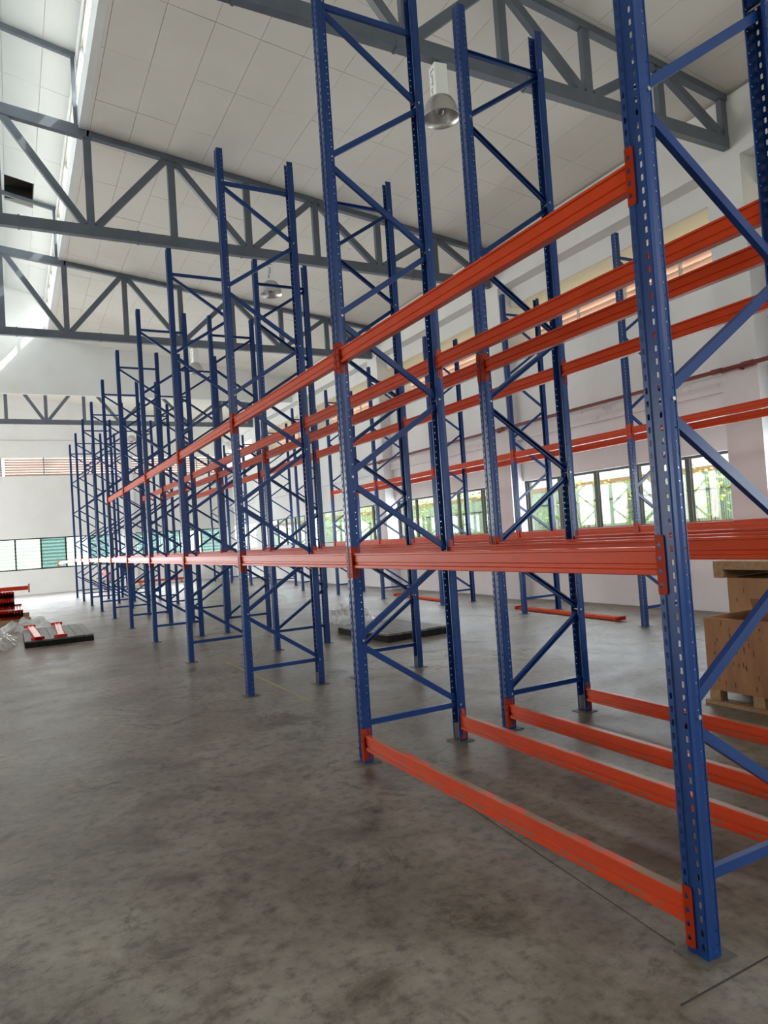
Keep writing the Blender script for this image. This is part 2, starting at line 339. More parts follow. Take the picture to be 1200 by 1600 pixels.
# roofs: slab + boards
def slab(name, prof, y0, y1, mt):
    bm = bmesh.new(); prism(bm, prof, y0, y1); return link(name, mesh(bm, name, mt))
ZT = .07
ceil_r = tag(slab('ceiling_right', [(-.78, roofz(-.78)+.02), (XR+1.6, roofz(XR+1.6)+.02), (XR+1.6, roofz(XR+1.6)+.12), (-.78, roofz(-.78)+.12)], YF-.3, YB+.3, M['joint']), kind='structure')
mx_ = lambda x: 2*XM-x
tag(slab('ceiling_left', [(mx_(-.78), roofz(-.78)+.02), (XL-1.6, roofz(XR+1.6)+.02), (XL-1.6, roofz(XR+1.6)+.12), (mx_(-.78), roofz(-.78)+.12)], YF-.3, YB+.3, M['ceil']), kind='structure')
bm = bmesh.new(); uz = lambda x, d: (x, uroofz(x if x > XM else mx_(x))+d)
HY0, HY1 = 12.24+1.285*3, 12.24+1.285*4
def ub(x0, x1, y0, y1): prism(bm, [uz(x0, .02), uz(x1, .02), uz(x1, .12), uz(x0, .12)], y0, y1)
ub(mx_(-.35), XM, YF-.3, YBULK+.1); ub(XM, -.35, YF-.3, HY0); ub(XM, -.35, HY1, YBULK+.1); ub(XM, -1.965, HY0, HY1); ub(-1.345, -.35, HY0, HY1)
ceil_m = tag(link('ceiling_monitor', mesh(bm, 'ceiling_monitor', M['joint'])), kind='structure')
tag(link('roof_void', boxmesh('roof_void', M['dark'], (-1.99, -1.32, HY0-.02, HY1+.02, 10.86, 10.88), (-1.99, -1.965, HY0-.02, HY1+.02, 10.6, 10.86), (-1.345, -1.32, HY0-.02, HY1+.02, 10.5, 10.86), (-1.965, -1.345, HY0-.02, HY0, 10.55, 10.86), (-1.965, -1.345, HY1, HY1+.02, 10.55, 10.86)), ceil_m), 'dark opening where a ceiling board is missing')
tag(slab('ceiling_back', [(-.76, roofz(-.76)+.02), (XM, roofz(XM)+.02), (mx_(-.76), roofz(-.76)+.02), (mx_(-.76), roofz(-.76)+.12), (XM, roofz(XM)+.12), (-.76, roofz(-.76)+.12)], YBULK+.1, YB+.3, M['ceil']), kind='structure')
def boards(parent, xs, zf, ys, mt, skip=()):
    for i in range(len(xs)-1):
        x0, x1 = xs[i]+.003, xs[i+1]-.003
        for j in range(len(ys)-1):
            if (i, j) in skip: continue
            y0, y1 = ys[j]+.0035, ys[j+1]-.0035; dz = random.uniform(-.002, .002)
            bm = bmesh.new(); s0, s1, s2, s3 = [random.uniform(-.002, .002) for _ in range(4)]
            c = [(x0,y0,zf(x0)+dz+s0),(x1,y0,zf(x1)+dz+s1),(x1,y1,zf(x1)+dz+s2),(x0,y1,zf(x0)+dz+s3)]
            b = [bm.verts.new(q) for q in c]; t = [bm.verts.new((q[0], q[1], zf(q[0])+.016)) for q in c]
            bm.faces.new(b[::-1]); bm.faces.new(t)
            for k in range(4): bm.faces.new((b[k], b[(k+1) % 4], t[(k+1) % 4], t[k]))
            link('ceiling_board', mesh(bm, 'ceiling_board', mt), parent)
xs = [-.685+.636*i for i in range(14)]+[XR+.02]
ys = [7.33+1.295*j for j in range(-4, 13)]; ys = [q for q in ys if q < YBULK]+[YBULK]
boards(ceil_r, [-.78]+xs, roofz, ys, M['ceil'])
bm = bmesh.new(); prism(bm, [(-.78, roofz(-.78)), (XR, roofz(XR)), (XR, roofz(XR)+.015), (-.78, roofz(-.78)+.015)], YF, ys[0]-.005); link('ceiling_sheet', mesh(bm, 'ceiling_sheet', M['ceil']), ceil_r)
bm = bmesh.new(); prism(bm, [(-.78, roofz(-.78)), (XR, roofz(XR)), (XR, roofz(XR)+.015), (-.78, roofz(-.78)+.015)], YBULK+.13, YB); link('ceiling_sheet', mesh(bm, 'ceiling_sheet', M['ceil']), ceil_r)
uxs = [XM, -1.965, -1.345, -.72]
uys = [12.24+1.285*j for j in range(-6, 9)]+[YBULK]
boards(ceil_m, uxs, uroofz, uys, M['ceil2'], skip={(1, 9)})
bm = bmesh.new(); prism(bm, [(XM, uroofz(XM)), (mx_(-.72), uroofz(-.72)), (mx_(-.72), uroofz(-.72)+.015), (XM, uroofz(XM)+.015)], YF, YBULK); link('ceiling_sheet', mesh(bm, 'ceiling_sheet', M['ceil2']), ceil_m)
bm = bmesh.new(); prism(bm, [(-.72, uroofz(-.72)), (XM, uroofz(XM)), (XM, uroofz(XM)+.015), (-.72, uroofz(-.72)+.015)], YF, uys[0]-.005); link('ceiling_sheet', mesh(bm, 'ceiling_sheet', M['ceil2']), ceil_m)
# clerestory strips: fascia, glazing, head
for n_, xc in ((1, -.80), (-1, mx_(-.80))):
    s = 1 if n_ == 1 else -1
    a, b = (xc-.06, xc+.06)
    f = boxmesh('fascia', M['wall'], (a, b, YF, YBULK, roofz(-.78)-.005, 9.36))
    f = tag(link('trim_%d' % (1 if s == 1 else 2), f), kind='structure')
    wn += 1; r = tag(empty('window_%d' % wn, (xc, 0, 9.36)), kind='structure')
    link('window_frame', boxmesh('window_frame', M['zinc'], (-.03, .03, YF, YBULK, 0, .04), (-.03, .03, YF, YBULK, .62, .68)), r)
    link('window_head', boxmesh('window_head', M['wall'], (-.05, .05, YF, YBULK, .68, .92)), r)
    yy = YF
    while yy < YBULK-.1:
        y2 = min(yy+1.285, YBULK)
        link('mullion', boxmesh('mullion', M['zinc'], (-.03, .03, yy, yy+.05, .04, .62)), r)
        link('pane', boxmesh('pane', M['glass'], (-.003, .003, yy+.05, y2, .04, .62)), r)
        yy += 1.285

# ------------------------------------------------------------------ roof trusses
def truss(Y, label, zb=7.16, back=False):
    r = tag(empty('roof_truss', (XM, Y, zb)), label, 'truss', 'grey steel roof trusses')
    def part(name, a, b, wd, dp):
        bm = bmesh.new(); bar(bm, Vector(a)-Vector((XM, 0, zb)), Vector(b)-Vector((XM, 0, zb)), wd, dp); link(name, mesh(bm, name, M['steel']), r)
    E = XR-.36; step = 1.4
    topz = lambda x: roofz(x)-.065
    part('bottom_chord', (mx_(E), 0, zb), (E, 0, zb), .19, .11)
    for s in (1, -1):
        X = (lambda x: x) if s == 1 else mx_
        tz = lambda x: topz(x)
        part('top_chord', (X(-.74), 0, tz(-.74)), (X(E+.03), 0, tz(E)), .1, .11)
        part('top_chord', (X(-2.14), 0, tz(-2.14)+.01), (X(-.70), 0, tz(-.74)+.01), .19, .11)
        for k in range(5): part('splice_collar', (X(-1.85+1.88*k), 0, zb-.105), (X(-1.85+1.88*k), 0, zb+.105), .035, .122)
        nodes = [-2.14, -.74, .66, 2.06, 3.46, 4.86, 6.26, E]
        for i, x in enumerate(nodes):
            if i == 0 and s == -1: continue
            xx = x if x < E else E-.05
            part('vertical', (X(xx), 0, zb+.095), (X(xx), 0, tz(xx)-.05), .125, .085)
        for i in range(7):
            a, b = nodes[i], nodes[i+1]
            if i % 2 == 0: p, q = (X(a+.1), 0, tz(a+.1)-.06), (X(b-.1), 0, zb+.1)
            else: p, q = (X(a+.1), 0, zb+.1), (X(b-.1), 0, tz(b-.1)-.06)
            part('diagonal', p, q, .12, .085)
        if not back:
            part('monitor_post', (X(-.80-(.1)), 0, tz(-.8)), (X(-.90), 0, uroofz(-.9)-.06), .06, .06)
            part('monitor_rafter', (X(-.86), 0, uroofz(-.86)-.07), (X(XM), 0, uroofz(XM)-.07), .09, .07)
    return r
TR = [(-1.0, 'grey steel roof truss overhead behind the camera'), (4.85, 'nearest grey steel roof truss, carrying the largest hanging lamp'), (10.9, 'second grey steel roof truss from the camera'),
      (16.9, 'third grey steel roof truss, just before the white bulkhead'), (28.8, 'farthest grey steel roof truss, seen below the white bulkhead')]
for Y, lb_ in TR: truss(Y, lb_, zb={4.85: 7.21, 16.9: 7.07, 28.8: 6.98}.get(Y, 7.16), back=Y > YBULK)

# ------------------------------------------------------------------ rack parts
L, D, G, H = 2.8, .815, .472, 5.96
UW, UD, TH = .09, .07, .0022
def upright_mesh(holes=True):
    """open channel standing on z=0, web faces -x at x=-UD/2, open side +x"""
    bm = bmesh.new(); n = int(H/.05); Z = Vector((0, 0, 1))
    cells = lambda hole: [(0, .02, None)]+[(.02+.05*i, .07+.05*i, hole(.045+.05*i)) for i in range(n-1)]+[(.02+.05*(n-1), H, None)]
    xw = -UD/2
    # web: flat / groove / flat
    for s in (-1, 1):
        y0 = -UW/2+.004 if s == -1 else .017
        strip(bm, (xw, y0, 0), (0, 1, 0), Z, UW/2-.021, cells(lambda v: slot((UW/2-.021)/2, v, .0058, .0130)) if holes else [(0, H, None)])
        ya, yb = (-.017, -.012) if s == -1 else (.017, .012)
        strip(bm, (xw, ya, 0), Vector((.005, yb-ya, 0)), Z, 1, [(0, H, None)])
        strip(bm, (xw, s*(UW/2-.004), 0), Vector((.004, s*.004, 0)), Z, 1, [(0, H, None)])
        # flange with round holes
        strip(bm, (xw+.004, s*UW/2, 0), (1, 0, 0), Z, .038, [(0, H, None)])
        strip(bm, (xw+.042, s*UW/2, 0), (1, 0, 0), Z, .020, cells(lambda v: rnd8(.010, v, .0043)) if holes else [(0, H, None)])
        strip(bm, (xw+.062, s*UW/2, 0), (1, 0, 0), Z, UD-.062, [(0, H, None)])
        strip(bm, (UD/2, s*UW/2, 0), Vector((0, -s, 0)), Z, .007, [(0, H, None)])
    strip(bm, (xw+.005, -.012, 0), (0, 1, 0), Z, .024, [(0, H, None)])
    bmesh.ops.remove_doubles(bm, verts=bm.verts[:], dist=1e-5)
    bmesh.ops.solidify(bm, geom=bm.faces[:], thickness=TH)
    return mesh(bm, 'post', M['blue'])
UP, UPS = upright_mesh(True), upright_mesh(False)
FOOT = boxmesh('foot_plate', M['dusty_iron'], (-.075, .085, -.075, .075, 0, .006))
BRK = boxmesh('foot_bracket', M['zinc'], (-.025, .03, -.0395, -.0365, .006, .13), (-.025, .03, .0365, .0395, .006, .13), (-.028, -.025, -.0395, .0395, .006, .13))
XA, XB = .012, D-.012
def brace_mesh(z0, z1):
    """C channel from the front upright (x=XA) to the back one (x=XB)"""
    a, b = Vector((XA, 0, z0)), Vector((XB, 0, z1)); d = (b-a).normalized(); n = Vector((0, 1, 0)).cross(d)
    bm = bmesh.new(); hw, dp, t = .0205, .028, .003
    pr = [(-hw, -dp/2), (hw, -dp/2), (hw, dp/2), (hw-.009, dp/2), (hw-.009, dp/2-t), (hw-t, dp/2-t), (hw-t, -dp/2+t), (-hw+t, -dp/2+t), (-hw+t, dp/2-t), (-hw+.009, dp/2-t), (-hw+.009, dp/2), (-hw, dp/2)]
    va = [bm.verts.new(a+n*u+Vector((0, v, 0))) for u, v in pr]; vb = [bm.verts.new(b+n*u+Vector((0, v, 0))) for u, v in pr]
    k = len(pr)
    for i in range(k): bm.faces.new((va[i], va[(i+1) % k], vb[(i+1) % k], vb[i]))
    c1 = bm.faces.new(va[::-1]); c2 = bm.faces.new(vb); bmesh.ops.triangulate(bm, faces=[c1, c2])
    return mesh(bm, 'brace', M['blue'])
S = .591; Z0 = .28
HB = brace_mesh(0, 0)
DN, DU = brace_mesh(S-.035, .03), brace_mesh(.03, S-.035)      # falls / rises from the front upright to the back one
bm = bmesh.new(); tube(bm, [(0, -.054, 0), (0, -.046, 0)], .009, 6); tube(bm, [(0, .046, 0), (0, .054, 0)], .009, 6); tube(bm, [(0, -.046, 0), (0, .046, 0)], .005, 6)
BOLT = mesh(bm, 'bolt', M['zinc'])
ORD = ['nearest', 'second', 'third', 'fourth', 'fifth', 'sixth', 'seventh', 'eighth', 'ninth', 'tenth', 'eleventh', 'twelfth']
def frame(x, y, flip, label, group, near=False, holes=True):
    """frame standing at (x, y); x is the centre of its aisle-side upright. flip: rotated half a turn"""
    r = empty('rack_upright', (x+(D if flip else 0), y, 0), math.pi if flip else 0)
    tag(r, label, 'rack frame', group)
    u = UP if holes else UPS
    pa = link('post', u, r, (0, 0, .005)); pb = link('post', u, r, (D, 0, .005), (0, 0, math.pi))
    for q in (pa, pb):
        link('foot_plate', FOOT, q, (0, 0, -.005))
        if near: link('foot_bracket', BRK, q, (0, 0, -.005))
    link('brace', HB, r, (0, 0, Z0)); link('brace', HB, r, (0, 0, Z0+9*S))
    for i in range(9):
        link('brace', DN if i % 2 == 0 else DU, r, (0, 0, Z0+S*i+(.0)))
    if near:
        for i in range(10): link('bolt', BOLT, pb if i % 2 == 0 else pa, (.012, 0, Z0+S*i))
    return r
# beam: hangs with its connector centre at z=0, runs along +y from 0 to length; front side faces -x
BH = .108; BT = .066
def beam_profile(dp=.048):
    f_ = -dp/2
    h = [(f_+.003, BT), (f_, BT-.003), (f_, BT-.013), (f_+.006, BT-.016), (f_+.006, BT-.062), (f_+.011, BT-.066), (f_+.011, BT-.082), (f_, BT-.087), (f_, BT-BH+.003), (f_+.003, BT-BH)]
    return h+[(-x, z) for x, z in reversed(h)]
BL = L-UW
def beam_body(mt, ln=BL):
    bm = bmesh.new(); prism(bm, [(x-.0, z) for x, z in beam_profile()], .004, ln-.004)
    bmesh.ops.triangulate(bm, faces=[f for f in bm.faces if len(f.verts) > 4]); return mesh(bm, 'beam_body', mt)
BB, BBD = beam_body(M['orange']), beam_body(M['orange_dusty'])
def connector(sgn):
    """angle at a beam end: front leaf laps over the upright (towards -y for sgn=+1)"""
    bm = bmesh.new(); hh = .1125; xf = -UD/2-.003; Z = Vector((0, 0, 1))
    def tear(v): return [(.010, v-.009), (.0165, v-.012), (.023, v-.009), (.0255, v+.002), (.0215, v+.004), (.0165, v+.012), (.0115, v+.004), (.0075, v+.002)]
    cl = [(-hh, -.1, None)]+[(-.1+.05*i, -.05+.05*i, tear(-.075+.05*i)) for i in range(4)]+[(.1, hh, None)]
    strip(bm, (xf, 0, 0), (0, -sgn, 0), Z, .038, cl)
    strip(bm, (xf, -sgn*.038, 0), (0, -sgn, 0), Z, .004, [(-hh+.006, hh-.006, None)])
    sc = [(-hh, -.1, None), (-.1, -.06, slot(.031, -.08, .0045, .014)), (-.06, hh, None)]
    strip(bm, (xf, 0, 0), (1, 0, 0), Z, .062, sc)
    bmesh.ops.solidify(bm, geom=bm.faces[:], thickness=.0035)
    return mesh(bm, 'connector', M['orange'])
CA, CB = connector(1), connector(-1)
def beam(name, label, group, body=BB):
    r = tag(empty(name), label, 'beam', group)
    link('beam_body', body, r); link('connector', CA, r, (0, .001, 0)); link('connector', CB, r, (0, BL-.001, 0))
    return r
ZL = {0: .138, 1: 1.44, 2: 2.93}
LVN = {0: 'floor-level', 1: 'mid-level', 2: 'upper-level'}
ROWN = {'A': 'front rack row', 'B': 'middle rack row', 'C': 'rack row along the window wall'}
ROWX = {'A': 0., 'B': D+G, 'C': 6.12}; ROWY = {'A': 0., 'B': 0., 'C': 5.73}
# frames
for row, ks in (('A', range(0, 11)), ('B', range(0, 11)), ('C', range(-1, 10))):
    for n_, k in enumerate(ks):
        lb_ = 'tall blue perforated upright frame, %s from the camera in the %s' % (ORD[n_], ROWN[row])
        if row == 'C': lb_ = 'tall blue upright frame, %s from the camera, in the row along the window wall' % ORD[n_]
        frame(ROWX[row], ROWY[row]+L*k, row == 'B', lb_, 'frames of the %s' % ROWN[row], near=(row != 'C' and k < 3), holes=True)
def rack_beam(row, side, lvl, k, n_):
    x = ROWX[row]+(D if side else 0); y = ROWY[row]+L*k
    sn = {('A', 0): 'aisle side', ('A', 1): 'rear side', ('B', 0): 'near side', ('B', 1): 'far side', ('C', 0): 'near side', ('C', 1): 'window side'}[(row, side)]
    lb_ = 'orange %s beam on the %s of the %s, %s bay' % (LVN[lvl], sn, {'A': 'front row', 'B': 'middle row', 'C': 'window-wall row'}[row], ORD[n_])
    r = beam('rack_crossbar', lb_, '%s beams of the %s' % (LVN[lvl], ROWN[row]), BBD if lvl == 0 else BB)
    if side: r.location = (x, y+L-UW/2, ZL[lvl]); r.rotation_euler = (0, 0, math.pi)
    else: r.location = (x, y+UW/2, ZL[lvl])
for row in 'AB':
    for side in (0, 1):
        for k in range(10): rack_beam(row, side, 1, k, k)
        for k in range(6): rack_beam(row, side, 2, k, k)
        rack_beam(row, side, 0, 0, 0)
for side in (0, 1):
    for n_, k in enumerate(range(-1, 4)):
        rack_beam('C', side, 1, k, n_); rack_beam('C', side, 2, k, n_)
# last beam, hooked in at one end only and swung out
b = beam('rack_crossbar', 'orange beam hooked at one end only, sticking out past the front row far end', 'loose orange beams')
b.location = (-.01, 28+UW/2, 1.44); b.rotation_euler = (math.radians(-2.2), 0, math.radians(9.5))

# ------------------------------------------------------------------ high bay lamps
def lamp(x, y, zt, label, rz, face=1):
    r = tag(empty('hanging_lamp', (x, y, zt), rz), label, 'lamp', 'hanging high bay lamps')
    bm = bmesh.new(); tube(bm, [(0, 0, 0), (0, 0, -.05)], .006, 8); tube(bm, [(-.035, 0, -.05), (-.03, 0, -.025), (0, 0, -.015), (.03, 0, -.025), (.035, 0, -.05)], .006, 6)
    link('hook', mesh(bm, 'hook', M['dark']), r)
    bm = bmesh.new(); tube(bm, [(.05, .05, .04), (.09, .06, -.02), (.06, .05, -.09), (.02, .02, -.07)], .005, 6); link('cable', mesh(bm, 'cable', M['dark'], True), r)
    bb_ = link('ballast_box', boxmesh('ballast_box', M['white'], (-.08, .08, -.08, .08, -.43, -.05), bevel=.004), r)
    out_ = [(.075, -.415), (.11, -.43), (.15, -.465), (.185, -.525), (.208, -.60), (.218, -.67)]
    bm = bmesh.new(); lathe(bm, out_+[(.222, -.675), (.218, -.677)]+[(a-.006, b_-.004) for a, b_ in reversed(out_)], 40)
    link('reflector', mesh(bm, 'reflector', M['alu'], True), r)
    bm = bmesh.new(); lathe(bm, [(.02, -.43), (.03, -.46), (.06, -.50), (.065, -.55), (.05, -.60), (.025, -.622), (.001, -.628)], 20); link('bulb', mesh(bm, 'bulb', M['bulb'], True), r)
    if True:
        for body, size, zz, off in (('L', .12, -.10, .0), ('amp', .075, -.165, .010), ('tan', .065, -.305, -.016)):
            cu = bpy.data.curves.new('lettering', 'FONT'); cu.body = body; cu.size = size; cu.extrude = .0006; cu.align_y = 'CENTER'
            tmp = bpy.data.objects.new('lettering_tmp', cu); COL.objects.link(tmp)
            me = bpy.data.meshes.new_from_object(tmp.evaluated_get(bpy.context.evaluated_depsgraph_get())); bpy.data.objects.remove(tmp); me.materials.clear(); me.materials.append(M['ink'])
            # text reads downward on the face
            R_ = Matrix.Rotation(math.pi/2*(-1 if face else 0), 4, 'Z') @ Matrix.Translation((off, -.0808, zz)) @ Matrix.Rotation(math.pi/2, 4, 'X') @ Matrix.Rotation(-math.pi/2, 4, 'Z')
            link('lettering', me, bb_, mw=R_)
    return r
lamp(2.47, 4.85, 7.115, 'nearest and largest hanging bell lamp with white ballast box', math.radians(-8))
lamp(2.44, 10.9, 7.065, 'hanging bell lamp below the second truss, black lettering on white box', math.radians(-22), 0)
lamp(2.36, 16.9, 6.975, 'small hanging bell lamp below the third truss', math.radians(15))
lamp(2.42, 28.8, 6.885, 'farthest tiny bell lamp in front of the back wall', 0)

# ------------------------------------------------------------------ pipe on the right wall
r = tag(empty('wall_pipe', (XR-.39, 0, 3.82)), 'dark red pipe running along the white window wall', 'pipe')
bm = bmesh.new(); tube(bm, [(0, -3, 0), (0, 17.8, 0)], .035, 10); link('pipe_run', mesh(bm, 'pipe_run', M['pipe'], True), r)
bm = bmesh.new(); tube(bm, [(0, -.09, 0), (0, .09, 0)], .046, 12); CPL = mesh(bm, 'coupling', M['pipe'])
for yy in (4.78, 5.3, 10.8, 16.6): link('coupling', CPL, r, (0, yy, 0))
BK_ = boxmesh('bracket', M['pipe'], (-.02, .058, -.02, .02, -.06, -.035))
for yy in (4.9, 10.9, 16.8): link('bracket', BK_, r, (0, yy, 0))

# ------------------------------------------------------------------ crates
def knots(parent, x, y0, y1, z0, z1, n):
    for _ in range(n):
        bm = bmesh.new(); ry, rz_ = random.uniform(.003, .008), random.uniform(.008, .034)
        c = Vector((x-.0008, random.uniform(y0, y1), random.uniform(z0, z1)))
        v = [bm.verts.new(c+Vector((0, ry*math.cos(t*math.pi/4), rz_*math.sin(t*math.pi/4)))) for t in range(8)]
        v2 = [bm.verts.new(q.co+Vector((.001, 0, 0))) for q in v]; bm.faces.new(v); bm.faces.new(v2[::-1])
        for k in range(8): bm.faces.new((v[k], v[(k+1) % 8], v2[(k+1) % 8], v2[k]))
        link('knot', mesh(bm, 'knot', M['knot']), parent)
r = tag(empty('wooden_crate', (3.6, 1.3, 0)), 'open plywood crate with dark knots, standing on timber runners', 'crate')
cx0, cx1, cy0, cy1 = -.54, .5, -.9, 1.0
for nm, b_ in (('panel', (cx0, cx0+.018, cy0, cy1, .12, .73)), ('panel', (cx1-.018, cx1, cy0, cy1, .12, .73)), ('panel', (cx0+.018, cx1-.018, cy0, cy0+.018, .12, .73)), ('panel', (cx0+.018, cx1-.018, cy1-.018, cy1, .12, .73)), ('crate_base', (cx0+.018, cx1-.018, cy0+.018, cy1-.018, .12, .14))):
    q_ = link(nm, boxmesh(nm, M['ply'], b_), r)
    if b_[1] == cx0+.018: knots(q_, cx0, cy0, cy1-.05, .16, .70, 64)
for xx in (cx0+.01, -.05, cx1-.11): link('runner', boxmesh('runner', M['timber'], (xx-.04, xx+.09, cy0-.02, cy1+.02, 0, .03)), r)
for xx in (cx0+.01, -.05, cx1-.11):
    for yy in (cy0, -.42, .5, cy1-.1): link('block', boxmesh('block', M['timber'], (xx, xx+.09, yy, yy+.1, .03, .12)), r)
c = tag(empty('cardboard_box', (3.62, 1.62, .14)), 'brown cardboard box with raised flaps inside the open plywood crate', 'box')
link('box_body', boxmesh('box_body', M['card'], (-.28, .28, -.42, .36, 0, .55)), c)
bm = bmesh.new(); bar(bm, (-.26, -.40, .66), (-.26, .42, .64), .2, .006, Vector((1, 0, .25))); link('flap', mesh(bm, 'flap', M['card']), c)
bm = bmesh.new(); bar(bm, (-.28, .42, .62), (.28, .38, .62), .16, .006, Vector((0, 1, .35))); link('flap', mesh(bm, 'flap', M['card']), c)
r = tag(empty('wooden_crate', (5.1, 2.3, 0)), 'plain closed plywood crate behind the open one, under a timber pallet', 'crate')
q_ = link('box_body', boxmesh('box_body', M['ply2'], (-.5, .5, -.85, .88, .1, .92), bevel=.003), r)
for xx in (-.45, 0, .38): link('runner', boxmesh('runner', M['timber'], (xx, xx+.08, -.85, .88, 0, .1)), r)
knots(q_, -.5, -.8, .85, .3, .88, 12)
r = tag(empty('wooden_pallet', (5.1, 2.35, .92)), 'pale timber pallet lying on top of the closed plywood crate', 'pallet')
for i in range(6): link('deck_board', boxmesh('deck_board', M['timber'], (-.55+.187*i, -.55+.187*i+.165, -.95, .95, .09, .18)), r)
for yy in (-.95, -.06, .83): link('bearer', boxmesh('bearer', M['timber'], (-.55, .55, yy, yy+.12, 0, .09)), r)

# ------------------------------------------------------------------ boards and loose beams on the floor
def platform(name, x0, x1, y0, y1, rz, label, n=8):
    c = ((x0+x1)/2, (y0+y1)/2); r = tag(empty(name, (c[0], c[1], 0), rz), label, 'platform'); hx, hy = (x1-x0)/2, (y1-y0)/2
    for i in range(n):
        w_ = 2*hx/n; dz = random.uniform(0, .006)
        link('plank', boxmesh('plank', M['boardtop'], (-hx+w_*i+.003, -hx+w_*(i+1)-.003, -hy+random.uniform(0, .03), hy-random.uniform(0, .03), .095, .12+dz)), r)
    for yy in (-hy, -.06, hy-.12): link('bearer', boxmesh('bearer', M['board'], (-hx, hx, yy, yy+.12, 0, .095)), r)
    for s in (-1, 1): link('side_rail', boxmesh('side_rail', M['board'], (s*hx-.04 if s > 0 else -hx, hx if s > 0 else -hx+.04, -hy+.12, hy-.12, .0, .095)), r)
    return r
platform('timber_platform', 2.72, 3.86, 7.65, 9.3, math.radians(3), 'low dark weathered timber platform between middle row and window-wall row')
platform('timber_platform', -2.05, -.88, 12.65, 15.2, math.radians(0), 'low dark timber platform in the aisle carrying two orange beams')
for i, (x, rz) in enumerate(((-1.83, .03), (-1.45, -.025))):
    b = beam('rack_crossbar', 'orange beam lying on the dark platform in the aisle, %s of the two' % ('left' if i == 0 else 'right'), 'beams on the aisle platform')
    b.location = (x, 12.62, .155); b.rotation_euler = (0, math.radians(90), rz); b.rotation_mode = 'ZYX' if False else 'XYZ'
for i, (x, y, rz, w_) in enumerate(((6.52, 11.75, math.radians(-4), 'farther'), (6.34, 6.42, math.radians(-3), 'nearer'))):
    b = beam('rack_crossbar', 'orange beam lying flat on the floor under the window-wall row, %s one' % w_, 'beams on the floor of the window-wall row')
    b.location = (x, y, .038); b.rotation_euler = (0, math.radians(90), rz)
b = beam('rack_crossbar', 'orange beam resting on blocks at the foot of the back wall', 'loose orange beams'); b.location = (2.75, 33.0, .19); b.rotation_euler = (0, 0, math.radians(-90))
for xx in (3.1, 5.0):
    tag(link('timber_block', boxmesh('timber_block', M['timber'], (-.06, .06, -.12, .12, 0, .145), bevel=.006), None, (xx, 33.0, 0)), 'timber block under the orange beam by the back wall, %s end' % ('left' if xx < 4 else 'right'), 'block', 'blocks by the back wall')
# stack of spare beams at the far left
def stackbeam(x, y, z, tier, ly, cn):
    b = beam('rack_crossbar', 'orange beam in %s of the pile at left, %s layer up, %s from right' % (tier, ly, cn), 'spare beams piled at the left edge')
    b.location = (x, y, z); return b
for i in range(10): stackbeam(-2.02-.0645*i, 18.2, .245, 'lower tier', 'first', ORD[i].replace('nearest', 'first'))
for ly in range(2):
    for i in range(9): stackbeam(-2.2-.0645*i, 18.75, .472+.227*ly, 'upper tier', ORD[ly].replace('nearest', 'first'), ORD[i].replace('nearest', 'first'))
for n_, yy in enumerate((18.6, 20.4)):
    tag(link('timber_bearer', boxmesh('timber_bearer', M['timber'], (-2.85, -1.82, -.06, .06, 0, .13), bevel=.006), None, (0, yy, 0)), 'timber bearer sticking out under the pile of orange beams, %s one' % ('front' if n_ == 0 else 'rear'), 'bearer', 'bearers under the beam pile')
b = beam('rack_crossbar', 'orange beam lying crosswise on top of the pile at the left', 'spare beams piled at the left edge'); b.location = (-4.55, 18.95, .857); b.rotation_euler = (0, 0, math.radians(-88))

# ------------------------------------------------------------------ crumpled plastic film
def film(x, y, sx, sy, h, label, seed):
    bm = bmesh.new(); n = 26; g = {}
    for i in range(n+1):
        for j in range(n+1):
            u, v = i/n*2-1, j/n*2-1; rr = min(1, math.hypot(u, v)); p = Vector((u*2.2+seed, v*2.2, seed))
            f_ = max(0, 1-rr**2.2)
            z = h*f_*(.35+.9*abs(noise.noise(p*1.3)))+.05*f_*abs(noise.noise(p*4))*1.6+.004
            q = noise.noise_vector(p*1.7)*.13
            g[i, j] = bm.verts.new((u*sx*.5*(1+q.x)+q.y*.2, v*sy*.5*(1+q.y)+q.x*.2, z))
    for i in range(n):
        for j in range(n):
            u, v = (i+.5)/n*2-1, (j+.5)/n*2-1
            if math.hypot(u, v) < .97+.12*noise.noise(Vector((u*3, v*3, seed))): bm.faces.new((g[i, j], g[i+1, j], g[i+1, j+1], g[i, j+1]))
    for v in [v for v in bm.verts if not v.link_faces]: bm.verts.remove(v)
    bmesh.ops.solidify(bm, geom=bm.faces[:], thickness=.002)
    tag(link('plastic_film', mesh(bm, 'plastic_film', M['film']), None, (x, y, .004)), label, 'plastic film')
film(-2.68, 13.9, 1.1, 2.9, .38, 'crumpled clear plastic film heaped at the left edge beside the platform', 3.3)
film(-1.95, 16.35, 1.3, 1.0, .35, 'low crumpled clear plastic film behind the aisle platform', 5.7)
film(3.5, 10.7, 1.2, 1.4, .42, 'crumpled clear plastic film behind the dark platform', 8.1)

# ------------------------------------------------------------------ two workers near the far end
def person(name, joints, edges, mats_by, loc, rz, label):
    me = bpy.data.meshes.new(name); me.from_pydata([j[0] for j in joints], edges, []); o = link(name, me, None, loc, (0, 0, rz))
    md = o.modifiers.new('skin', 'SKIN'); md.use_smooth_shade = True
    for i, j in enumerate(joints): me.skin_vertices[0].data[i].radius = j[1]; 
    me.skin_vertices[0].data[0].use_root = True
    s = o.modifiers.new('sub', 'SUBSURF'); s.levels = s.render_levels = 1
    dg = bpy.context.evaluated_depsgraph_get(); me2 = bpy.data.meshes.new_from_object(o.evaluated_get(dg)); o.modifiers.clear(); o.data = me2
    me2.materials.clear()
    names = []
    for p in me2.polygons:
        k = mats_by(p.center)
        if k not in names: names.append(k); me2.materials.append(M[k])
        p.material_index = names.index(k); p.use_smooth = True
    return tag(o, label, 'person')
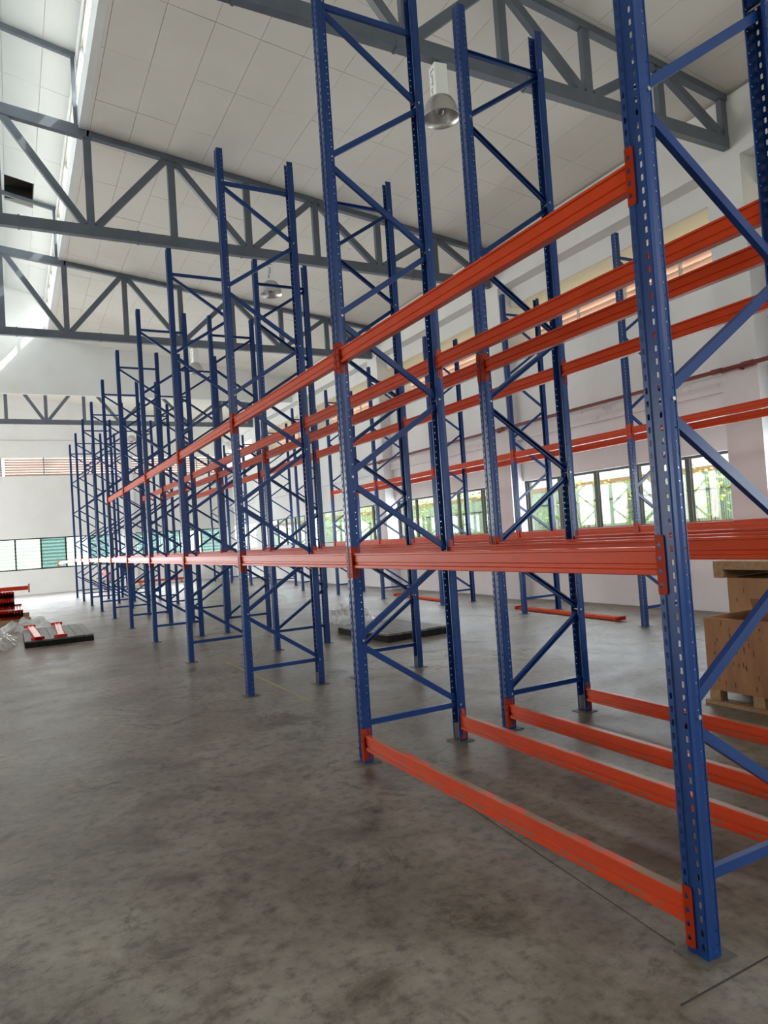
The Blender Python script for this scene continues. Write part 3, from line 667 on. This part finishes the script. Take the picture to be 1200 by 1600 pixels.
R = lambda a, b=None: (a, b or a)
J = [((0,0,.92), R(.15,.11)), ((0,0,1.12), R(.14,.10)), ((0,0,1.34), R(.17,.10)), ((0,0,1.44), R(.06)), ((0,.0,1.52), R(.075,.085)), ((0,.0,1.62), R(.07,.08)),
     ((-.19,0,1.36), R(.055)), ((-.25,.02,1.1), R(.042)), ((-.22,.16,.92), R(.034)), ((-.21,.24,.88), R(.03,.015)), ((.19,0,1.36), R(.055)), ((.25,.02,1.1), R(.042)), ((.22,.16,.92), R(.034)), ((.21,.24,.88), R(.03,.015)),
     ((-.09,0,.86), R(.09)), ((-.1,.01,.48), R(.062)), ((-.1,0,.09), R(.045)), ((-.1,.12,.035), R(.035,.03)), ((.09,0,.86), R(.09)), ((.1,.01,.48), R(.062)), ((.1,0,.09), R(.045)), ((.1,.12,.035), R(.035,.03))]
EDG = [(0,1),(1,2),(2,3),(3,4),(4,5),(2,6),(6,7),(7,8),(8,9),(2,10),(10,11),(11,12),(12,13),(0,14),(14,15),(15,16),(16,17),(0,18),(18,19),(19,20),(20,21)]
def dress1(c):
    if c.z > 1.55 or (c.z > 1.48 and c.y < 0): return 'hair'
    if c.z > 1.43: return 'skin'
    if c.z < .95 and abs(c.x) > .17: return 'skin'
    if c.z < .06: return 'hair'
    return 'denim' if c.z < .93 else 'navy'
person('person', J, EDG, dress1, (2.02, 29.9, 0), math.radians(200), 'standing person in dark shirt and jeans at the far end between racks')
J2 = [((0,-.1,.42), R(.16,.12)), ((0,.02,.62), R(.15,.11)), ((0,.16,.82), R(.16,.10)), ((0,.2,.90), R(.055)), ((0,.23,.98), R(.075,.085)), ((0,.24,1.06), R(.07,.08)),
      ((-.19,.18,.82), R(.055)), ((-.23,.32,.62), R(.042)), ((-.16,.5,.56), R(.034)), ((-.13,.57,.55), R(.03,.015)), ((.19,.18,.82), R(.055)), ((.23,.32,.62), R(.042)), ((.16,.5,.56), R(.034)), ((.13,.57,.55), R(.03,.015)),
      ((-.1,-.08,.38), R(.09)), ((-.16,.28,.46), R(.065)), ((-.14,.1,.08), R(.045)), ((-.14,.22,.035), R(.035,.03)), ((.1,-.08,.38), R(.09)), ((.16,.28,.46), R(.065)), ((.14,.1,.08), R(.045)), ((.14,.22,.035), R(.035,.03))]
def dress2(c):
    if c.z > 1.02 or (c.z > .95 and c.y < .22): return 'hair'
    if c.z > .9: return 'skin'
    if c.y > .48: return 'skin'
    if c.z < .06: return 'hair'
    if c.z > .5: return 'pink'
    return 'grey'
person('person', J2, EDG, dress2, (1.6, 31.6, 0), math.radians(120), 'crouching person in pink top and grey trousers near the back wall')

# ------------------------------------------------------------------ outside
bm = bmesh.new(); bx(bm, -80, 80, -60, 120, -.3, -.21); tag(link('ground', mesh(bm, 'ground', M['ground'])), kind='structure')
bm = bmesh.new(); bx(bm, XR+.3, 60, -20, 60, -.21, -.05); tag(link('ground_yard', mesh(bm, 'ground_yard', M['ground'])), kind='structure')
# corrugated fence
r = tag(empty('corrugated_fence', (11.6, 0, -.05)), 'pale green corrugated sheet fence outside the windows', 'fence')
bm = bmesh.new(); n = 16; wv = .9
for i in range(n):
    y0, y1 = wv*i/n, wv*(i+1)/n
    for (ya, yb, xa, xb) in ((y0, y0+(y1-y0)*.6, 0, 0), (y0+(y1-y0)*.6, y0+(y1-y0)*.75, 0, .03), (y0+(y1-y0)*.75, y0+(y1-y0)*.9, .03, .03), (y0+(y1-y0)*.9, y1, .03, 0)):
        bm.faces.new([bm.verts.new(q) for q in ((xa, ya, 0), (xb, yb, 0), (xb, yb, 2.72), (xa, ya, 2.72))])
bmesh.ops.remove_doubles(bm, verts=bm.verts[:], dist=1e-5); bmesh.ops.solidify(bm, geom=bm.faces[:], thickness=.003)
FS = mesh(bm, 'fence_sheet', M['fence'])
for i in range(46): link('fence_sheet', FS, r, (random.uniform(0, .02), .2+wv*i, random.uniform(-.03, .05)))
link('fence_rail', boxmesh('fence_rail', M['rust'], (-.04, .05, 0, 42, 2.62, 2.74)), r); link('fence_rail', boxmesh('fence_rail', M['dark'], (-.05, -.02, 0, 42, 2.2, 2.24)), r)
for i in range(16): 
    bm = bmesh.new(); tube(bm, [(0, 0, 0), (0, 0, 2.4)], .05, 10); link('fence_post', mesh(bm, 'fence_post', M['zinc'], True), r, (-.12, .5+2.6*i, 0))
# shrubs
def shrub(x, y, h, sp, nl, label, mt):
    r = tag(empty('shrub', (x, y, -.05)), label, 'shrub', 'shrubs outside the windows')
    bm = bmesh.new(); tips = []
    for k in range(6):
        a = random.uniform(0, 6.28); q = Vector((0, 0, 0)); pts = [q.copy()]
        for s in range(4): q = q+Vector((math.cos(a)*sp*.15*random.uniform(.5, 1.2), math.sin(a)*sp*.15*random.uniform(.5, 1.2), h*.24)); pts.append(q.copy())
        tube(bm, pts, [.02, .016, .012, .008, .004], 5); tips += pts[1:]
    link('stem', mesh(bm, 'stem', M['bark']), r)
    bm = bmesh.new()
    for k in range(nl):
        c = random.choice(tips)+Vector((random.gauss(0, sp*.22), random.gauss(0, sp*.22), random.gauss(0, h*.11)))
        c.z = max(c.z, .15); c.x = max(-.5, min(.5, c.x)); c.y = max(-.66, min(.66, c.y))
        d = Vector((random.gauss(0, 1), random.gauss(0, 1), random.gauss(-.2, .6))).normalized(); s = d.orthogonal().normalized(); l_ = random.uniform(.06, .15); w_ = l_*.28
        v = [bm.verts.new(c), bm.verts.new(c+d*l_*.5+s*w_), bm.verts.new(c+d*l_), bm.verts.new(c+d*l_*.5-s*w_)]
        bm.faces.new(v)
    tag(link('foliage', mesh(bm, 'foliage', M[mt]), r), kind='stuff')
PL = [(10.75, 6.2+1.75*i, random.uniform(1.9, 3.0)) for i in range(5)]+[(10.75, 15.2+2.3*i, random.uniform(2.6, 3.4)) for i in range(8)]
for i, (x, y, h) in enumerate(PL):
    shrub(x, y, h, .8, 420 if i < 5 else 700, '%s leafy shrub outside the windows, %s from the camera' % ('lime green' if i % 2 else 'mid green', ORD[i] if i < 12 else 'farthest'), 'leaf2' if i % 2 else 'leaf')
# pale building beyond the back wall
r = tag(empty('building', (-2, 44, -.2)), 'pale building with green louvred front beyond the back windows', 'building')
link('wall', boxmesh('wall', M['facade'], (-16, 16, 0, 6, 0, 7)), r)
sm = boxmesh('louvre', M['facade2'], (-15, 15, -.12, -.02, 0, .10))
for k in range(22): link('louvre', sm, r, (0, 0, .5+.2*k))
